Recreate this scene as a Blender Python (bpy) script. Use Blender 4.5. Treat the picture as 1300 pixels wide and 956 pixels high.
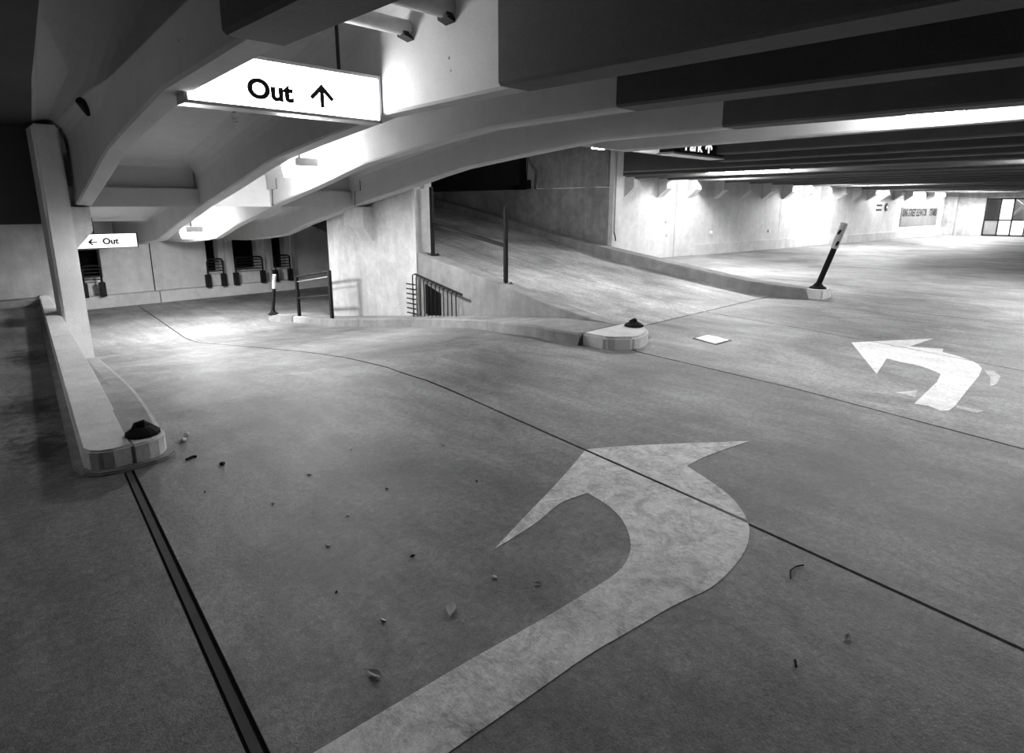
import bpy, math, random
from mathutils import Vector, Matrix
import bisect
random.seed(7)
for o in list(bpy.data.objects): bpy.data.objects.remove(o)
scene = bpy.context.scene
COL = scene.collection

# ---------------------------------------------------------------- camera, world, exposure
cd = bpy.data.cameras.new('camera'); cam = bpy.data.objects.new('camera', cd); COL.objects.link(cam)
F_PX = 760.0
cd.sensor_fit = 'HORIZONTAL'; cd.sensor_width = 36.0; cd.lens = 36.0*F_PX/1300.0
cd.shift_y = -44.0/1300.0
cd.clip_start = 0.05; cd.clip_end = 200
cam.location = (0, 0, 1.65)
cam.rotation_euler = (math.radians(90)-math.atan(172.0/F_PX), 0, math.radians(46.1-90))
scene.camera = cam
w = bpy.data.worlds.new('night'); scene.world = w; w.use_nodes = True
w.node_tree.nodes['Background'].inputs[0].default_value = (1, 1, 1, 1)
w.node_tree.nodes['Background'].inputs[1].default_value = 0.003
vs = scene.view_settings
vs.view_transform = 'Standard'; vs.look = 'None'; vs.gamma = 1.0; vs.use_curve_mapping = False
vs.exposure = 2.3
LAMP = 26.0      # radiance of a fluorescent diffuser
SIGN = 3.6       # radiance of a lit sign face

# ---------------------------------------------------------------- materials
def new_mat(name):
    m = bpy.data.materials.new(name); m.use_nodes = True
    return m, m.node_tree, m.node_tree.nodes['Principled BSDF']
def plain(name, v, rough=0.6, metal=0.0):
    m, t, b = new_mat(name)
    pos = t.nodes.new('ShaderNodeNewGeometry')
    n = t.nodes.new('ShaderNodeTexNoise'); n.inputs['Scale'].default_value = 14; n.inputs['Detail'].default_value = 4
    t.links.new(pos.outputs['Position'], n.inputs['Vector'])
    r = t.nodes.new('ShaderNodeMapRange'); r.inputs['To Min'].default_value = v*0.75; r.inputs['To Max'].default_value = min(1, v*1.25)
    t.links.new(n.outputs['Fac'], r.inputs['Value'])
    t.links.new(r.outputs['Result'], b.inputs['Base Color'])
    b.inputs['Roughness'].default_value = rough; b.inputs['Metallic'].default_value = metal; b.inputs['Specular IOR Level'].default_value = .2 if v < .05 else .5
    return m
def glow(name, strength):
    m, t, b = new_mat(name)
    b.inputs['Base Color'].default_value = (.9, .9, .9, 1)
    b.inputs['Emission Color'].default_value = (1, 1, 1, 1)
    b.inputs['Emission Strength'].default_value = strength
    return m
class NT:
    def __init__(s, t): s.t = t; s.g = t.nodes.new('ShaderNodeNewGeometry').outputs['Position']
    def n(s, kind, **kw):
        nd = s.t.nodes.new(kind)
        for k, v in kw.items(): setattr(nd, k, v)
        return nd
    def l(s, a, b): s.t.links.new(a, b)
    def mapping(s, scale, loc=(0, 0, 0), rot=(0, 0, 0)):
        m = s.n('ShaderNodeMapping'); m.inputs['Scale'].default_value = scale; m.inputs['Location'].default_value = loc
        m.inputs['Rotation'].default_value = rot
        s.l(s.g, m.inputs['Vector']); return m.outputs['Vector']
    def noise(s, vec, scale, detail=5, rough=.55, dist=0):
        n = s.n('ShaderNodeTexNoise'); s.l(vec, n.inputs['Vector'])
        n.inputs['Scale'].default_value = scale; n.inputs['Detail'].default_value = detail
        n.inputs['Roughness'].default_value = rough; n.inputs['Distortion'].default_value = dist
        return n.outputs['Fac']
    def rng(s, v, a, b, c, d, clamp=True):
        r = s.n('ShaderNodeMapRange', clamp=clamp); s.l(v, r.inputs['Value'])
        for k, x in zip(('From Min', 'From Max', 'To Min', 'To Max'), (a, b, c, d)): r.inputs[k].default_value = x
        return r.outputs['Result']
    def mth(s, op, a, b=None):
        m = s.n('ShaderNodeMath', operation=op)
        for i, x in enumerate((a, b)):
            if x is None: continue
            if isinstance(x, (int, float)): m.inputs[i].default_value = x
            else: s.l(x, m.inputs[i])
        return m.outputs[0]
    def bump(s, b, hgt, strength, dist=.02):
        bm = s.n('ShaderNodeBump'); bm.inputs['Strength'].default_value = strength; bm.inputs['Distance'].default_value = dist
        s.l(hgt, bm.inputs['Height']); s.l(bm.outputs['Normal'], b.inputs['Normal'])

def concrete(name, v, mott=.35, streak=.3, holes=True, rough=.85, fine=.25):
    m, t, b = new_mat(name); N = NT(t)
    big = N.rng(N.noise(N.g, .9, 6, .6), .3, .7, 1-mott*.5, 1+mott*.5)
    mid = N.rng(N.noise(N.g, 6, 6, .65), .3, .7, 1-mott*.3, 1+mott*.3)
    fin = N.rng(N.noise(N.g, 70, 3, .6), .3, .7, 1-fine*.5, 1+fine*.5)
    st = N.rng(N.noise(N.mapping((3.2, 3.2, .5)), 1.1, 8, .7, .4), .35, .75, 1+streak*.25, 1-streak*.5)
    k = N.mth('MULTIPLY', N.mth('MULTIPLY', big, mid), N.mth('MULTIPLY', fin, st))
    if holes:
        vo = N.n('ShaderNodeTexVoronoi'); N.l(N.g, vo.inputs['Vector']); vo.inputs['Scale'].default_value = 5.5
        rad = N.rng(N.noise(N.g, 3.1, 2), .52, .75, 0.0, .1)
        hole = N.mth('LESS_THAN', vo.outputs['Distance'], rad)
        k = N.mth('MULTIPLY', k, N.mth('SUBTRACT', 1.0, N.mth('MULTIPLY', hole, .65)))
    k = N.mth('MULTIPLY', k, v)
    N.l(k, b.inputs['Base Color'])
    b.inputs['Roughness'].default_value = rough
    N.bump(b, N.noise(N.g, 30, 6, .6), .25, .01)
    return m
def floor_mat(name, v, paint=False, cover=.5, oil=False):
    m, t, b = new_mat(name); N = NT(t)
    big = N.rng(N.noise(N.g, .55, 7, .62, .6), .3, .7, .55, 1.45)
    mid = N.rng(N.noise(N.mapping((1, .5, 1), rot=(0, 0, .1)), 2.6, 7, .68, .8), .3, .72, .66, 1.32)
    drag = N.rng(N.noise(N.mapping((4.2, .35, 1), rot=(0, 0, .08)), 1.4, 6, .6, .3), .35, .7, .86, 1.12)
    fin = N.mth('MULTIPLY', N.rng(N.noise(N.g, 110, 4, .75), .3, .7, .62, 1.38), N.rng(N.noise(N.g, 24, 9, .8, .3), .3, .7, .5, 1.5))
    # broom swirls in the finish
    wv = N.n('ShaderNodeTexWave', wave_type='RINGS'); N.l(N.mapping((1, 1, 1), (-1.4, -2.6, 0)), wv.inputs['Vector'])
    wv.inputs['Scale'].default_value = 16; wv.inputs['Distortion'].default_value = 60; wv.inputs['Detail'].default_value = 4; wv.inputs['Detail Scale'].default_value = .5; wv.inputs['Detail Roughness'].default_value = .65
    sw = N.rng(N.mth('MULTIPLY', wv.outputs['Fac'], N.rng(N.noise(N.g, 1.1, 3), .4, .65, 0, 1)), 0, 1, .97, 1.12)
    vo = N.n('ShaderNodeTexVoronoi'); N.l(N.g, vo.inputs['Vector']); vo.inputs['Scale'].default_value = 2.3
    spot = N.mth('LESS_THAN', vo.outputs['Distance'], N.rng(N.noise(N.g, 1.7, 2), .5, .8, 0, .045))
    k = N.mth('MULTIPLY', N.mth('MULTIPLY', big, mid), N.mth('MULTIPLY', N.mth('MULTIPLY', drag, sw), fin))
    k = N.mth('MULTIPLY', k, N.mth('SUBTRACT', 1.0, N.mth('MULTIPLY', spot, .6)))
    if oil:      # oil drips beside the kerb
        for (ox, oy, orad) in ((.42, 6.2, .28), (.36, 5.1, .24), (.62, 8.4, .3)):
            mp = N.mapping((1, .45, 1), (-ox, -oy*.45, 0))
            ln = N.n('ShaderNodeVectorMath', operation='LENGTH'); N.l(mp, ln.inputs[0])
            d = N.mth('ADD', ln.outputs['Value'], N.rng(N.noise(N.g, 8, 5, .7), .3, .7, -.13, .13))
            k = N.mth('MULTIPLY', k, N.rng(d, orad*.25, orad, .18, 1.0))
    k = N.mth('MULTIPLY', k, v)
    if paint:
        wear = N.noise(N.g, 5.5, 8, .72, 1.2)
        wear2 = N.noise(N.mapping((30, 9, 1), rot=(0, 0, .9)), 2.2, 4, .6, 1.5)
        wr = N.mth('ADD', N.mth('MULTIPLY', wear, .7), N.mth('MULTIPLY', wear2, .3))
        fac = N.rng(wr, cover-.12, cover+.1, 1.0, .12)
        mx = N.n('ShaderNodeMix', data_type='FLOAT')
        N.l(fac, mx.inputs[0]); N.l(k, mx.inputs[2])
        pv = N.mth('MULTIPLY', N.mth('POWER', N.mth('MULTIPLY', fin, mid), .45), .84); N.l(pv, mx.inputs[3])
        k = mx.outputs[0]
    N.l(k, b.inputs['Base Color'])
    b.inputs['Roughness'].default_value = .62
    hgt = N.mth('ADD', N.noise(N.g, 45, 6, .65), N.mth('MULTIPLY', wv.outputs['Fac'], .12))
    N.bump(b, hgt, .35, .008)
    return m
M = dict(
    floor=floor_mat('floor_concrete', .215), lane=floor_mat('lane_concrete', .17, oil=True), ramp=floor_mat('ramp_concrete', .42),
    deck=floor_mat('deck_concrete', .27),
    paint=floor_mat('road_paint', .215, True, .57), paint_far=floor_mat('road_paint_fresh', .27, True, .66), paint_old=floor_mat('road_paint_worn', .34, True, .47),
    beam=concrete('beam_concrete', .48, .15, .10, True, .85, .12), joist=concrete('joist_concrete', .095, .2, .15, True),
    wall=concrete('wall_concrete', .55, .45, .4), pale=concrete('pale_concrete', .62, .3, .25), ceil=concrete('ceiling_concrete', .52, .15, .05, False),
    kerb=concrete('kerb_concrete', .28, .5, .5), kerb_light=concrete('kerb_pale_concrete', .74, .3, .3), dark=concrete('shade_dark_concrete', .05, .3, .3, False),  # dark: shade of unlit soffits and recesses put into the colour
    seal=plain('joint_sealant', .02, .9), black=plain('black_metal', .01, .6), steel=plain('steel', .35, .4, .6), rubber=plain('black_rubber', .012, .85),
    alu=plain('aluminium', .38, .35, .5), white=plain('white_plastic', .75, .5), ink=plain('black_lettering', .006, .6), lit_ink=None,
    lamp=glow('lamp_diffuser', LAMP), lamp_bright=glow('lamp_diffuser_new_tube', LAMP*2.0), lamp_low=glow('lamp_diffuser_low', LAMP*3.2), lamp_deck=glow('lamp_tube_deck', LAMP*1.2), lamp_near_wall=glow('lamp_tube_near_wall', LAMP*1.5), filler=plain('old_joint_filler', .07, .9), column=concrete('column_concrete', .72, .2, .2), lamp_wall=glow('lamp_tube_wall', LAMP*1.0), lamp_dim=glow('lamp_diffuser_old_tube', LAMP*.45), sign=glow('sign_face', SIGN), sign_dim=glow('small_sign_face', .3), void=plain('unlit_void', .004, 1.0), pipe=plain('grey_pipe', .55, .5),
    reflect=plain('grey_reflective_tape', .5, .5), leaf=plain('dry_leaf', .45, .8), mottled=concrete('mottled_concrete', .36, .6, .6), stone=plain('pale_stone', .7, .8), panel=concrete('grey_paint', .22, .2, .3, False),
    white_letter=glow('lit_white_lettering', .22), pane=glow('frosted_lit_pane', .2))
g, t_, b_ = new_mat('clear_glass'); b_.inputs['Base Color'].default_value = (.9, .9, .9, 1); b_.inputs['Transmission Weight'].default_value = 1; b_.inputs['Roughness'].default_value = .02; b_.inputs['IOR'].default_value = 1.2
M['glass'] = g

# ---------------------------------------------------------------- helpers
def interp(pts):
    xs = [p[0] for p in pts]
    def f(v):
        if v <= xs[0]: return pts[0][1]
        if v >= xs[-1]: return pts[-1][1]
        i = bisect.bisect_right(xs, v)-1
        (a, p), (b, q) = pts[i], pts[i+1]
        return p+(q-p)*(v-a)/(b-a)
    return f
def lin(pts):          # interpolate and extrapolate
    f = interp(pts)
    def g(v):
        if v < pts[0][0]: a, b = pts[0], pts[1]
        elif v > pts[-1][0]: a, b = pts[-2], pts[-1]
        else: return f(v)
        return a[1]+(b[1]-a[1])*(v-a[0])/(b[0]-a[0])
    return g
class MB:
    def __init__(s): s.v = []; s.f = []
    def add(s, vs, fs):
        o = len(s.v); s.v += [tuple(p) for p in vs]; s.f += [tuple(i+o for i in f) for f in fs]; return s
    def box(s, a, b):
        (x0, y0, z0), (x1, y1, z1) = a, b
        return s.hexa([(x0, y0, z0), (x1, y0, z0), (x1, y1, z0), (x0, y1, z0)], [(x0, y0, z1), (x1, y0, z1), (x1, y1, z1), (x0, y1, z1)])
    def hexa(s, bot, top):     # n-gon prism bottom ring, top ring
        n = len(bot)
        return s.add(list(bot)+list(top), [tuple(range(n))[::-1], tuple(range(n, 2*n))]+[(i, (i+1) % n, n+(i+1) % n, n+i) for i in range(n)])
    def prism(s, poly, z0, z1): # poly xy ccw; z0,z1 numbers or functions of (x,y)
        f0 = z0 if callable(z0) else (lambda x, y: z0); f1 = z1 if callable(z1) else (lambda x, y: z1)
        return s.hexa([(x, y, f0(x, y)) for x, y in poly], [(x, y, f1(x, y)) for x, y in poly])
    def side(s, poly, axis, a, b): # polygon in the other two axes extruded along axis x or y
        if axis == 'x': return s.hexa([(a, p, q) for p, q in poly], [(b, p, q) for p, q in poly])
        return s.hexa([(p, a, q) for p, q in poly], [(p, b, q) for p, q in poly])
    def loft(s, rings, cap=True):
        n = len(rings[0]); vs = [p for r in rings for p in r]; fs = []
        for k in range(len(rings)-1):
            for i in range(n):
                j = (i+1) % n; fs.append((k*n+i, k*n+j, (k+1)*n+j, (k+1)*n+i))
        if cap: fs += [tuple(range(n))[::-1], tuple(range((len(rings)-1)*n, len(rings)*n))]
        return s.add(vs, fs)
    def tube(s, pts, r, n=10):
        pts = [Vector(p) for p in pts]; rings = []
        rs = r if isinstance(r, (list, tuple)) else [r]*len(pts)
        for i, p in enumerate(pts):
            d = (pts[min(i+1, len(pts)-1)]-pts[max(i-1, 0)]).normalized()
            u = d.cross(Vector((0, 0, 1)));
            if u.length < .05: u = d.cross(Vector((0, 1, 0)))
            u.normalize(); q = d.cross(u)
            rings.append([p+rs[i]*(math.cos(2*math.pi*k/n)*u+math.sin(2*math.pi*k/n)*q) for k in range(n)])
        return s.loft(rings)
    def lathe(s, c, prof, n=20):
        return s.loft([[(c[0]+r*math.cos(2*math.pi*k/n), c[1]+r*math.sin(2*math.pi*k/n), c[2]+z) for k in range(n)] for r, z in prof])
    def build(s, name, mat, parent=None, origin=None, bevel=0, smooth=False):
        og = Vector(origin) if origin else (Vector(parent.matrix_world.translation) if parent and parent.get('_o') is None else Vector((0, 0, 0)))
        if parent is not None: og = Vector(ORG[parent.name])
        me = bpy.data.meshes.new(name); me.from_pydata([Vector(p)-og for p in s.v], [], s.f); me.validate()
        import bmesh
        bm = bmesh.new(); bm.from_mesh(me); bmesh.ops.recalc_face_normals(bm, faces=bm.faces)
        if bevel: bmesh.ops.bevel(bm, geom=[e for e in bm.edges if len(e.link_faces) == 2 and e.calc_face_angle(0) > .5], offset=bevel, segments=2, affect='EDGES', clamp_overlap=True)
        bm.to_mesh(me); bm.free()
        if smooth:
            for p in me.polygons: p.use_smooth = True
        me.materials.append(M[mat])
        o = bpy.data.objects.new(name, me); COL.objects.link(o)
        if parent is not None: o.parent = parent; ORG[o.name] = ORG[parent.name]
        else: o.location = og; ORG[o.name] = tuple(og)
        return o
ORG = {}
def tag(o, label, cat, group=None):
    o['label'] = label; o['category'] = cat
    if group: o['group'] = group
    return o
def struct(o): o['kind'] = 'structure'; return o
def thing(name, loc, label, cat, group=None):
    o = bpy.data.objects.new(name, None); COL.objects.link(o); o.location = loc; o.empty_display_size = .1
    ORG[o.name] = tuple(loc); return tag(o, label, cat, group)
def sempty(name, loc):
    o = bpy.data.objects.new(name, None); COL.objects.link(o); o.location = loc; ORG[o.name] = tuple(loc); return struct(o)
def text_mesh(s, size, bold=0.0):
    c = bpy.data.curves.new('lettering', 'FONT'); c.body = s; c.size = size; c.offset = bold; c.extrude = .002; c.resolution_u = 6
    o = bpy.data.objects.new('lettering', c); COL.objects.link(o)
    dg = bpy.context.evaluated_depsgraph_get(); me = bpy.data.meshes.new_from_object(o.evaluated_get(dg))
    bpy.data.objects.remove(o); return me
def letter(name, s, size, mat, parent, x, y, z, bold=0.0, width=None, rotz=0, height=None):
    # stands upright facing -y; fitted to width / height
    me = text_mesh(s, size, bold)
    xs = [v.co.x for v in me.vertices]; ys = [v.co.y for v in me.vertices]
    sx = (width/(max(xs)-min(xs))) if width else 1; sy = (height/(max(ys)-min(ys))) if height else sx
    x0 = min(xs); y0 = min(ys)
    og = Vector(ORG[parent.name])
    R = Matrix.Rotation(rotz, 3, 'Z')
    for v in me.vertices:
        p = Vector(((v.co.x-x0)*sx, -v.co.z, (v.co.y-y0)*sy))
        v.co = R @ p+Vector((x, y, z))-og
    me.materials.clear(); me.materials.append(M[mat])
    o = bpy.data.objects.new(name, me); COL.objects.link(o); o.parent = parent; ORG[o.name] = ORG[parent.name]; return o

def lamp(x, y, z, label, lx=.34, ly=.5, hz=.12, dz=.13, zc=3.3, group='fluorescent lamps under the ceiling', mat='lamp'):
    th = thing('ceiling_lamp', (x, y, z), label, 'lamp', group)
    MB().box((x-lx/2, y-ly/2, z+dz), (x+lx/2, y+ly/2, z+dz+hz)).build('housing', 'alu', th, bevel=.012)
    MB().hexa([(x-lx*.42, y-ly*.42, z), (x+lx*.42, y-ly*.42, z), (x+lx*.42, y+ly*.42, z), (x-lx*.42, y+ly*.42, z)],
              [(x-lx*.48, y-ly*.48, z+dz), (x+lx*.48, y-ly*.48, z+dz), (x+lx*.48, y+ly*.48, z+dz), (x-lx*.48, y+ly*.48, z+dz)]).build('diffuser', mat, th)
    MB().tube([(x, y, z+dz+hz), (x, y, zc)], .012, 8).build('stem', 'black', th)
    return th

# ---------------------------------------------------------------- levels of the place
road = interp([(0, 0), (4.6, 0), (5.4, -.03), (6.5, -.15), (12.5, -.95), (13.5, -1.02), (30, -1.03)])
rampz = lin([(4.7, 0), (6.6, .24), (8.3, .46), (10.2, .83), (12, 1.15)])
wallR = lambda x: 10.7-.097*(x-19.2)            # face line of the corbelled wall
jL = lin([(2.0, .52), (4.18, .69), (11.4, 1.25)])
jA = lin([(.06, 2.77), (1.21, 2.93), (2.44, 3.06), (4.36, 3.27), (5.2, 3.3), (6.0, 3.4), (7.6, 3.56), (13, 3.5), (19, 3.9)])
jB = lin([(.34, 5.28), (1.39, 5.48), (2.1, 5.6), (3.9, 5.75)])
jC = lin([(.62, 7.9), (2.85, 8.5), (4.7, 8.8)])
jC2 = lambda y: 8.8
jD = lin([(.97, 11.04), (2.57, 11.16), (4.0, 11.3)])
jE = lin([(1.0, 13.5), (3, 13.8), (9, 14.4)])
jF = lin([(1.0, 18), (10, 18.8)])
jG = lin([(1.0, 26), (10, 26.8)])

# ---------------------------------------------------------------- floor: slabs with sealed joints between them
fl = MB()
fl.prism([(-7, -5), (6.6, -5), (6.6, 4.6), (-7, 4.6)], -.4, -.012).prism([(6.6, -5), (44.2, -5), (44.2, 12), (11.3, 12), (11.3, 4.6), (6.6, 4.6)], -.4, -.012)
floor = struct(fl.build('floor', 'seal'))
def slab(xl, xr, ys, zf, mat, parent=None, gl=.012, gr=.012, thick=.1, name='slab', nx=1):
    m = MB(); rings = []
    for y in ys:
        a, b = xl(y)+gl, xr(y)-gr
        top = [(a+(b-a)*i/nx, y, zf(y)) for i in range(nx+1)]
        rings.append([(a, y, zf(y)-thick)]+top+[(b, y, zf(y)-thick)])
    m.loft(rings); return m.build(name, mat, parent or floor)
def steps(a, b, n): return [a+(b-a)*i/n for i in range(n+1)]
K = lambda v: (lambda y: v)
flat = lambda y: 0.0
slab(K(-7), jL, steps(-5, 13.3, 12), flat, 'lane', gr=.03)
ys = [-5, 0, 2, 4, 4.6, 5.0, 5.4, 5.9, 6.5, 8, 10, 12.5, 13, 13.5, 16, 19.5]
slab(jL, jA, ys, road, 'floor', gl=.03)
m = MB().loft([[(jL(y)-.017, y, -.05), (jL(y)-.017, y, -.004), (jL(y)+.014, y, -.004), (jL(y)+.014, y, -.05)] for y in (-5, 0, 2, 4.3)]); m.build('joint_filler', 'filler', floor)
xr3 = lambda y: jB(y) if y < 3.9 else (5.75+(6.55-5.75)*min(1, (y-3.9)/.3))
slab(jA, xr3, [-5, 0, 2, 3.9, 4.2, 4.6, 5.0, 5.4, 5.9, 6.5, 8, 10, 12.5, 12.8], road, 'floor')
slab(jA, K(12), [12.8, 13.5, 16, 19.5], road, 'floor', gl=.012)
slab(jB, jC, [-5, 0, 2, 3, 3.9, 4.68], flat, 'deck')
slab(jC, jD, [-5, 0, 2, 3, 3.9, 4.68], flat, 'deck')
slab(jD, jE, steps(-5, 11.4, 6), flat, 'deck')
slab(jE, jF, steps(-5, 11.1, 6), flat, 'deck')
slab(jF, jG, steps(-5, 10.6, 6), flat, 'deck')
slab(jG, K(44), steps(-5, 10.0, 6), flat, 'deck')
# up-ramp beyond the cross joint
rxl = interp([(4.35, 6.35), (7, 6.65), (9.4, 6.75)])
rm = MB(); rm.loft([[(rxl(y), y, rampz(y)-.32 if y > 9.6 else -.4), (rxl(y), y, rampz(y)-.015), (11.5, y, rampz(y)-.015), (11.5, y, rampz(y)-.32 if y > 9.6 else -.4)] for y in (4.7, 6.6, 8.3, 9.6, 9.62, 10.2, 12, 22)])
ramp = struct(rm.build('floor_ramp', 'seal'))
ry = [4.712, 6.6, 8.3, 9.5, 10.2, 12, 22]
slab(lambda y: interp([(4.35, 6.48), (7, 6.79), (9.4, 6.82)])(y), jC2, ry, rampz, 'ramp', ramp, 0, .008, .05)
slab(jC2, K(11.5), ry, rampz, 'ramp', ramp, .008, 0, .05)

# ---------------------------------------------------------------- ceiling decks
def tz(y): return interp([(4, 3.45), (10.9, 2.35), (11.0, 2.3), (11.4, 1.98), (15, 1.35), (19.5, 1.25)])(y)
c = MB()
for xa, xb in ((lin([(-5, 1.6), (3.2, 1.4), (10.9, 1.7), (19.8, 2.1)]), 6.75),):
    c.loft([[(xa(y), y, tz(y)), (xb, y, tz(y)), (xb, y, tz(y)+.25), (xa(y), y, tz(y)+.25)] for y in (-5, 3.2, 4, 10.85, 11.4, 15, 19.8)])
ceil = struct(c.build('ceiling', 'ceil'))
c = MB().box((6.75, -5, 3.4), (44.3, 9, 3.65)); c.prism([(11.6, 9), (44.3, 9), (44.3, 8.5), (44.3, 9.0), (25, 11), (11.6, 12)], 3.4, 3.65)
c.loft([[(6.75, y, 3.4+.17*(y-9)), (11.95, y, 3.4+.17*(y-9)), (11.95, y, 3.7+.17*(y-9)), (6.75, y, 3.7+.17*(y-9))] for y in (9, 22)])
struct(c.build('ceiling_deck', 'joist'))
# low soffit over the left lane; its edge runs above the island
ledge = lin([(-5, -.2), (4.35, .63), (7.01, .87), (10.9, 1.27), (13.3, 1.5)])
zr = interp([(4, 3.5), (5.6, 3.3), (7.5, 2.92), (10.9, 2.8)])
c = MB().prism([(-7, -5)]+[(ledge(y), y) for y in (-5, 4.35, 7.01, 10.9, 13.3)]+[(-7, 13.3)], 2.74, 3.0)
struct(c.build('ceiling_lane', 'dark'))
xa_ = lin([(-5, 1.6), (3.24, 1.36), (10.9, 1.72)])
c = MB().loft([[(ledge(y)-.02, y, 2.745), (ledge(y)+.05, y, 2.745+(zr(y)-2.745)*.5), ((ledge(y)+xa_(y))*.5, y, zr(y)), (xa_(y), y, zr(y)), (xa_(y), y, zr(y)+.2), (ledge(y)-.02, y, zr(y)+.2)] for y in (-5, 0, 4, 5.6, 7.5, 9, 10.9, 11.1)])
struct(c.build('ceiling_bay', 'ceil'))

# ---------------------------------------------------------------- walls
wb = sempty('wall_back', (5, 19.6, -1.02))
op = [(2.2, 3.26, -.23, .52), (5.93, 6.27, -.28, .9), (6.71, 7.44, -.26, .9), (7.93, 8.34, -.3, .9)]
m = MB(); x = -1
for (a, b_, z0, z1) in op:
    m.box((x, 19.4, -1.1), (a, 19.75, 3)); m.box((a, 19.4, -1.1), (b_, 19.75, z0)); m.box((a, 19.4, z1), (b_, 19.75, 3)); x = b_
m.box((x, 19.4, -1.1), (14, 19.75, 3)); m.build('wall_panel', 'pale', wb)
for (a, b_, z0, z1) in op: MB().box((a-.1, 20.2, z0-.1), (b_+.1, 20.25, z1+.1)).build('dark_opening', 'void', wb)
m = MB()
for xa, xb in ((-1, 4.5), (4.52, 14)): m.box((xa, 19.1, -1.1), (xb, 19.42, -.7))
m.build('plinth', 'pale', wb, bevel=.015)
for xx in (6.45, 7.65, 8.5): MB().box((xx, 19.3, -.7), (xx+.16, 19.42, .9)).build('pilaster', 'pale', wb)
for xx in (4.45,): MB().box((xx, 19.385, -.7), (xx+.025, 19.405, 1.0)).build('wall_joint', 'seal', wb)

wl = sempty('wall_left', (-2, 13.15, 0))
MB().box((-7, 13.1, -.1), (1.62, 13.35, 1.96)).build('wall_panel', 'wall', wl)
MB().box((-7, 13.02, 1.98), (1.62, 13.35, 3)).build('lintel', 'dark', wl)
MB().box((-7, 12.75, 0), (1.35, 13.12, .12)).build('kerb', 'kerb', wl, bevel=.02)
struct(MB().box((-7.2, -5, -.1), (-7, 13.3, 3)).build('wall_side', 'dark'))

# corbelled wall along the parking deck
wr = sempty('wall_corbel', (28, 9.8, 0))
m = MB().prism([(11.9, wallR(11.9)), (17.9, wallR(17.9)), (17.9, wallR(17.9)+.4), (11.9, wallR(11.9)+.4)], -.1, 3.45); m.build('wall_panel', 'pale', wr)
for a, b_ in ((17.92, 24.6), (24.62, 31.2), (31.22, 37.6), (37.62, 43.7)):
    MB().prism([(a, wallR(a)), (b_, wallR(b_)), (b_, wallR(b_)+.4), (a, wallR(a)+.4)], -.1, 3.45).build('wall_panel', 'pale', wr)
for a, b_ in ((18.9, 25.0), (25.02, 31.5), (31.52, 43.5)):
    MB().prism([(a, wallR(a)-.14), (b_, wallR(b_)-.14), (b_, wallR(b_)+.05), (a, wallR(a)+.05)], -.05, .37).build('plinth', 'pale', wr, bevel=.02)
for xx, zz in ((17.45, 1.2), (17.5, .74), (19.97, .75), (23.83, .71)):
    y = wallR(xx); MB().tube([(xx, y+.02, zz), (xx, y-.06, zz)], .06, 12).build('knob', 'white', wr)
JX = [7.57+1.56*k for k in range(23)]
for xx in JX[3:]:
    y = wallR(xx)
    MB().side([(y+.1, 2.5), (y+.1, 1.88), (y-.02, 1.93), (y-.34, 2.2), (y-.34, 2.5)], 'x', xx-.02, xx+.3).build('corbel', 'pale', wr)
# painted panel and lettering
sp = MB().prism([(36.9, wallR(36.9)-.03), (42.2, wallR(42.2)-.03), (42.2, wallR(42.2)), (36.9, wallR(36.9))], .62, 1.6).build('wall_sign', 'panel', None, (39.5, wallR(39.5), .62))
tag(sp, 'long grey wall sign lettered for the elevator and stairs on the corbelled wall', 'sign')
ang = math.atan(-.097)
letter('lettering', 'KING STREET ELEVATOR', .5, 'ink', sp, 37.05, wallR(37.05)-.035, 1.12, .012, 3.45, ang, .4)
letter('lettering', 'STAIRS', .5, 'ink', sp, 40.95, wallR(40.95)-.035, 1.12, .012, 1.1, ang, .4)
for i, z in enumerate((1.44, 1.66)):
    tag(MB().prism([(33.75, wallR(33.75)-.02), (34.35, wallR(34.35)-.02), (34.35, wallR(34.35)), (33.75, wallR(33.75))], z, z+.08).build('wall_marking', 'ink', None, (34, wallR(34), z)), 'black horizontal bar painted on the corbelled wall beside the round arrow disc', 'marking', 'two black bars on the corbelled wall')
y = wallR(34.9)
rd = thing('round_sign', (34.9, y-.03, 1.42), 'round black disc sign with a white arrow on the corbelled wall', 'sign')
MB().tube([(34.9, y, 1.61), (34.9, y-.04, 1.61)], .2, 24).build('disc', 'ink', rd)
MB().side([(34.78, 1.58), (34.9, 1.58), (34.9, 1.5), (35.03, 1.61), (34.9, 1.72), (34.9, 1.64), (34.78, 1.64)], 'y', y-.05, y-.041).build('arrow', 'white', rd)

# end wall with the lit stairwell window
wf = sempty('wall_far', (43.6, 3, 0))
m = MB().box((43.5, 6.42, -.1), (43.9, 8.8, 3.5)).box((43.5, -5, -.1), (43.9, 6.42, .03)).box((43.5, -5, 2.1), (43.9, 6.42, 3.5)).box((43.5, -5, -.1), (43.9, 1.2, 3.5))
m.build('wall_panel', 'mottled', wf)
MB().box((43.2, 7.75, 0), (43.55, 8.5, 3.4)).build('pilaster', 'mottled', wf)
wn = sempty('window_1', (43.6, 3.8, .03))
my = [6.42, 5.78, 5.2, 4.6, 4.0, 3.4, 2.8, 2.0, 1.2]
for a in my: MB().box((43.48, a-.035, .03), (43.58, a+.035, 2.1)).build('mullion', 'black', wn)
for z in (.06, .9, 2.06): MB().box((43.48, 1.2, z-.035), (43.58, 6.42, z+.035)).build('transom', 'black', wn)
for a, b_ in zip(my[:-1], my[1:]):
    MB().box((43.53, b_+.03, .09), (43.545, a-.03, .87)).build('pane', 'pane' if a < 6.3 else 'panel', wn)
    MB().box((43.53, b_+.03, .93), (43.545, a-.03, 2.03)).build('pane', 'pane' if 5.7 < a < 5.8 else 'glass', wn)
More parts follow.
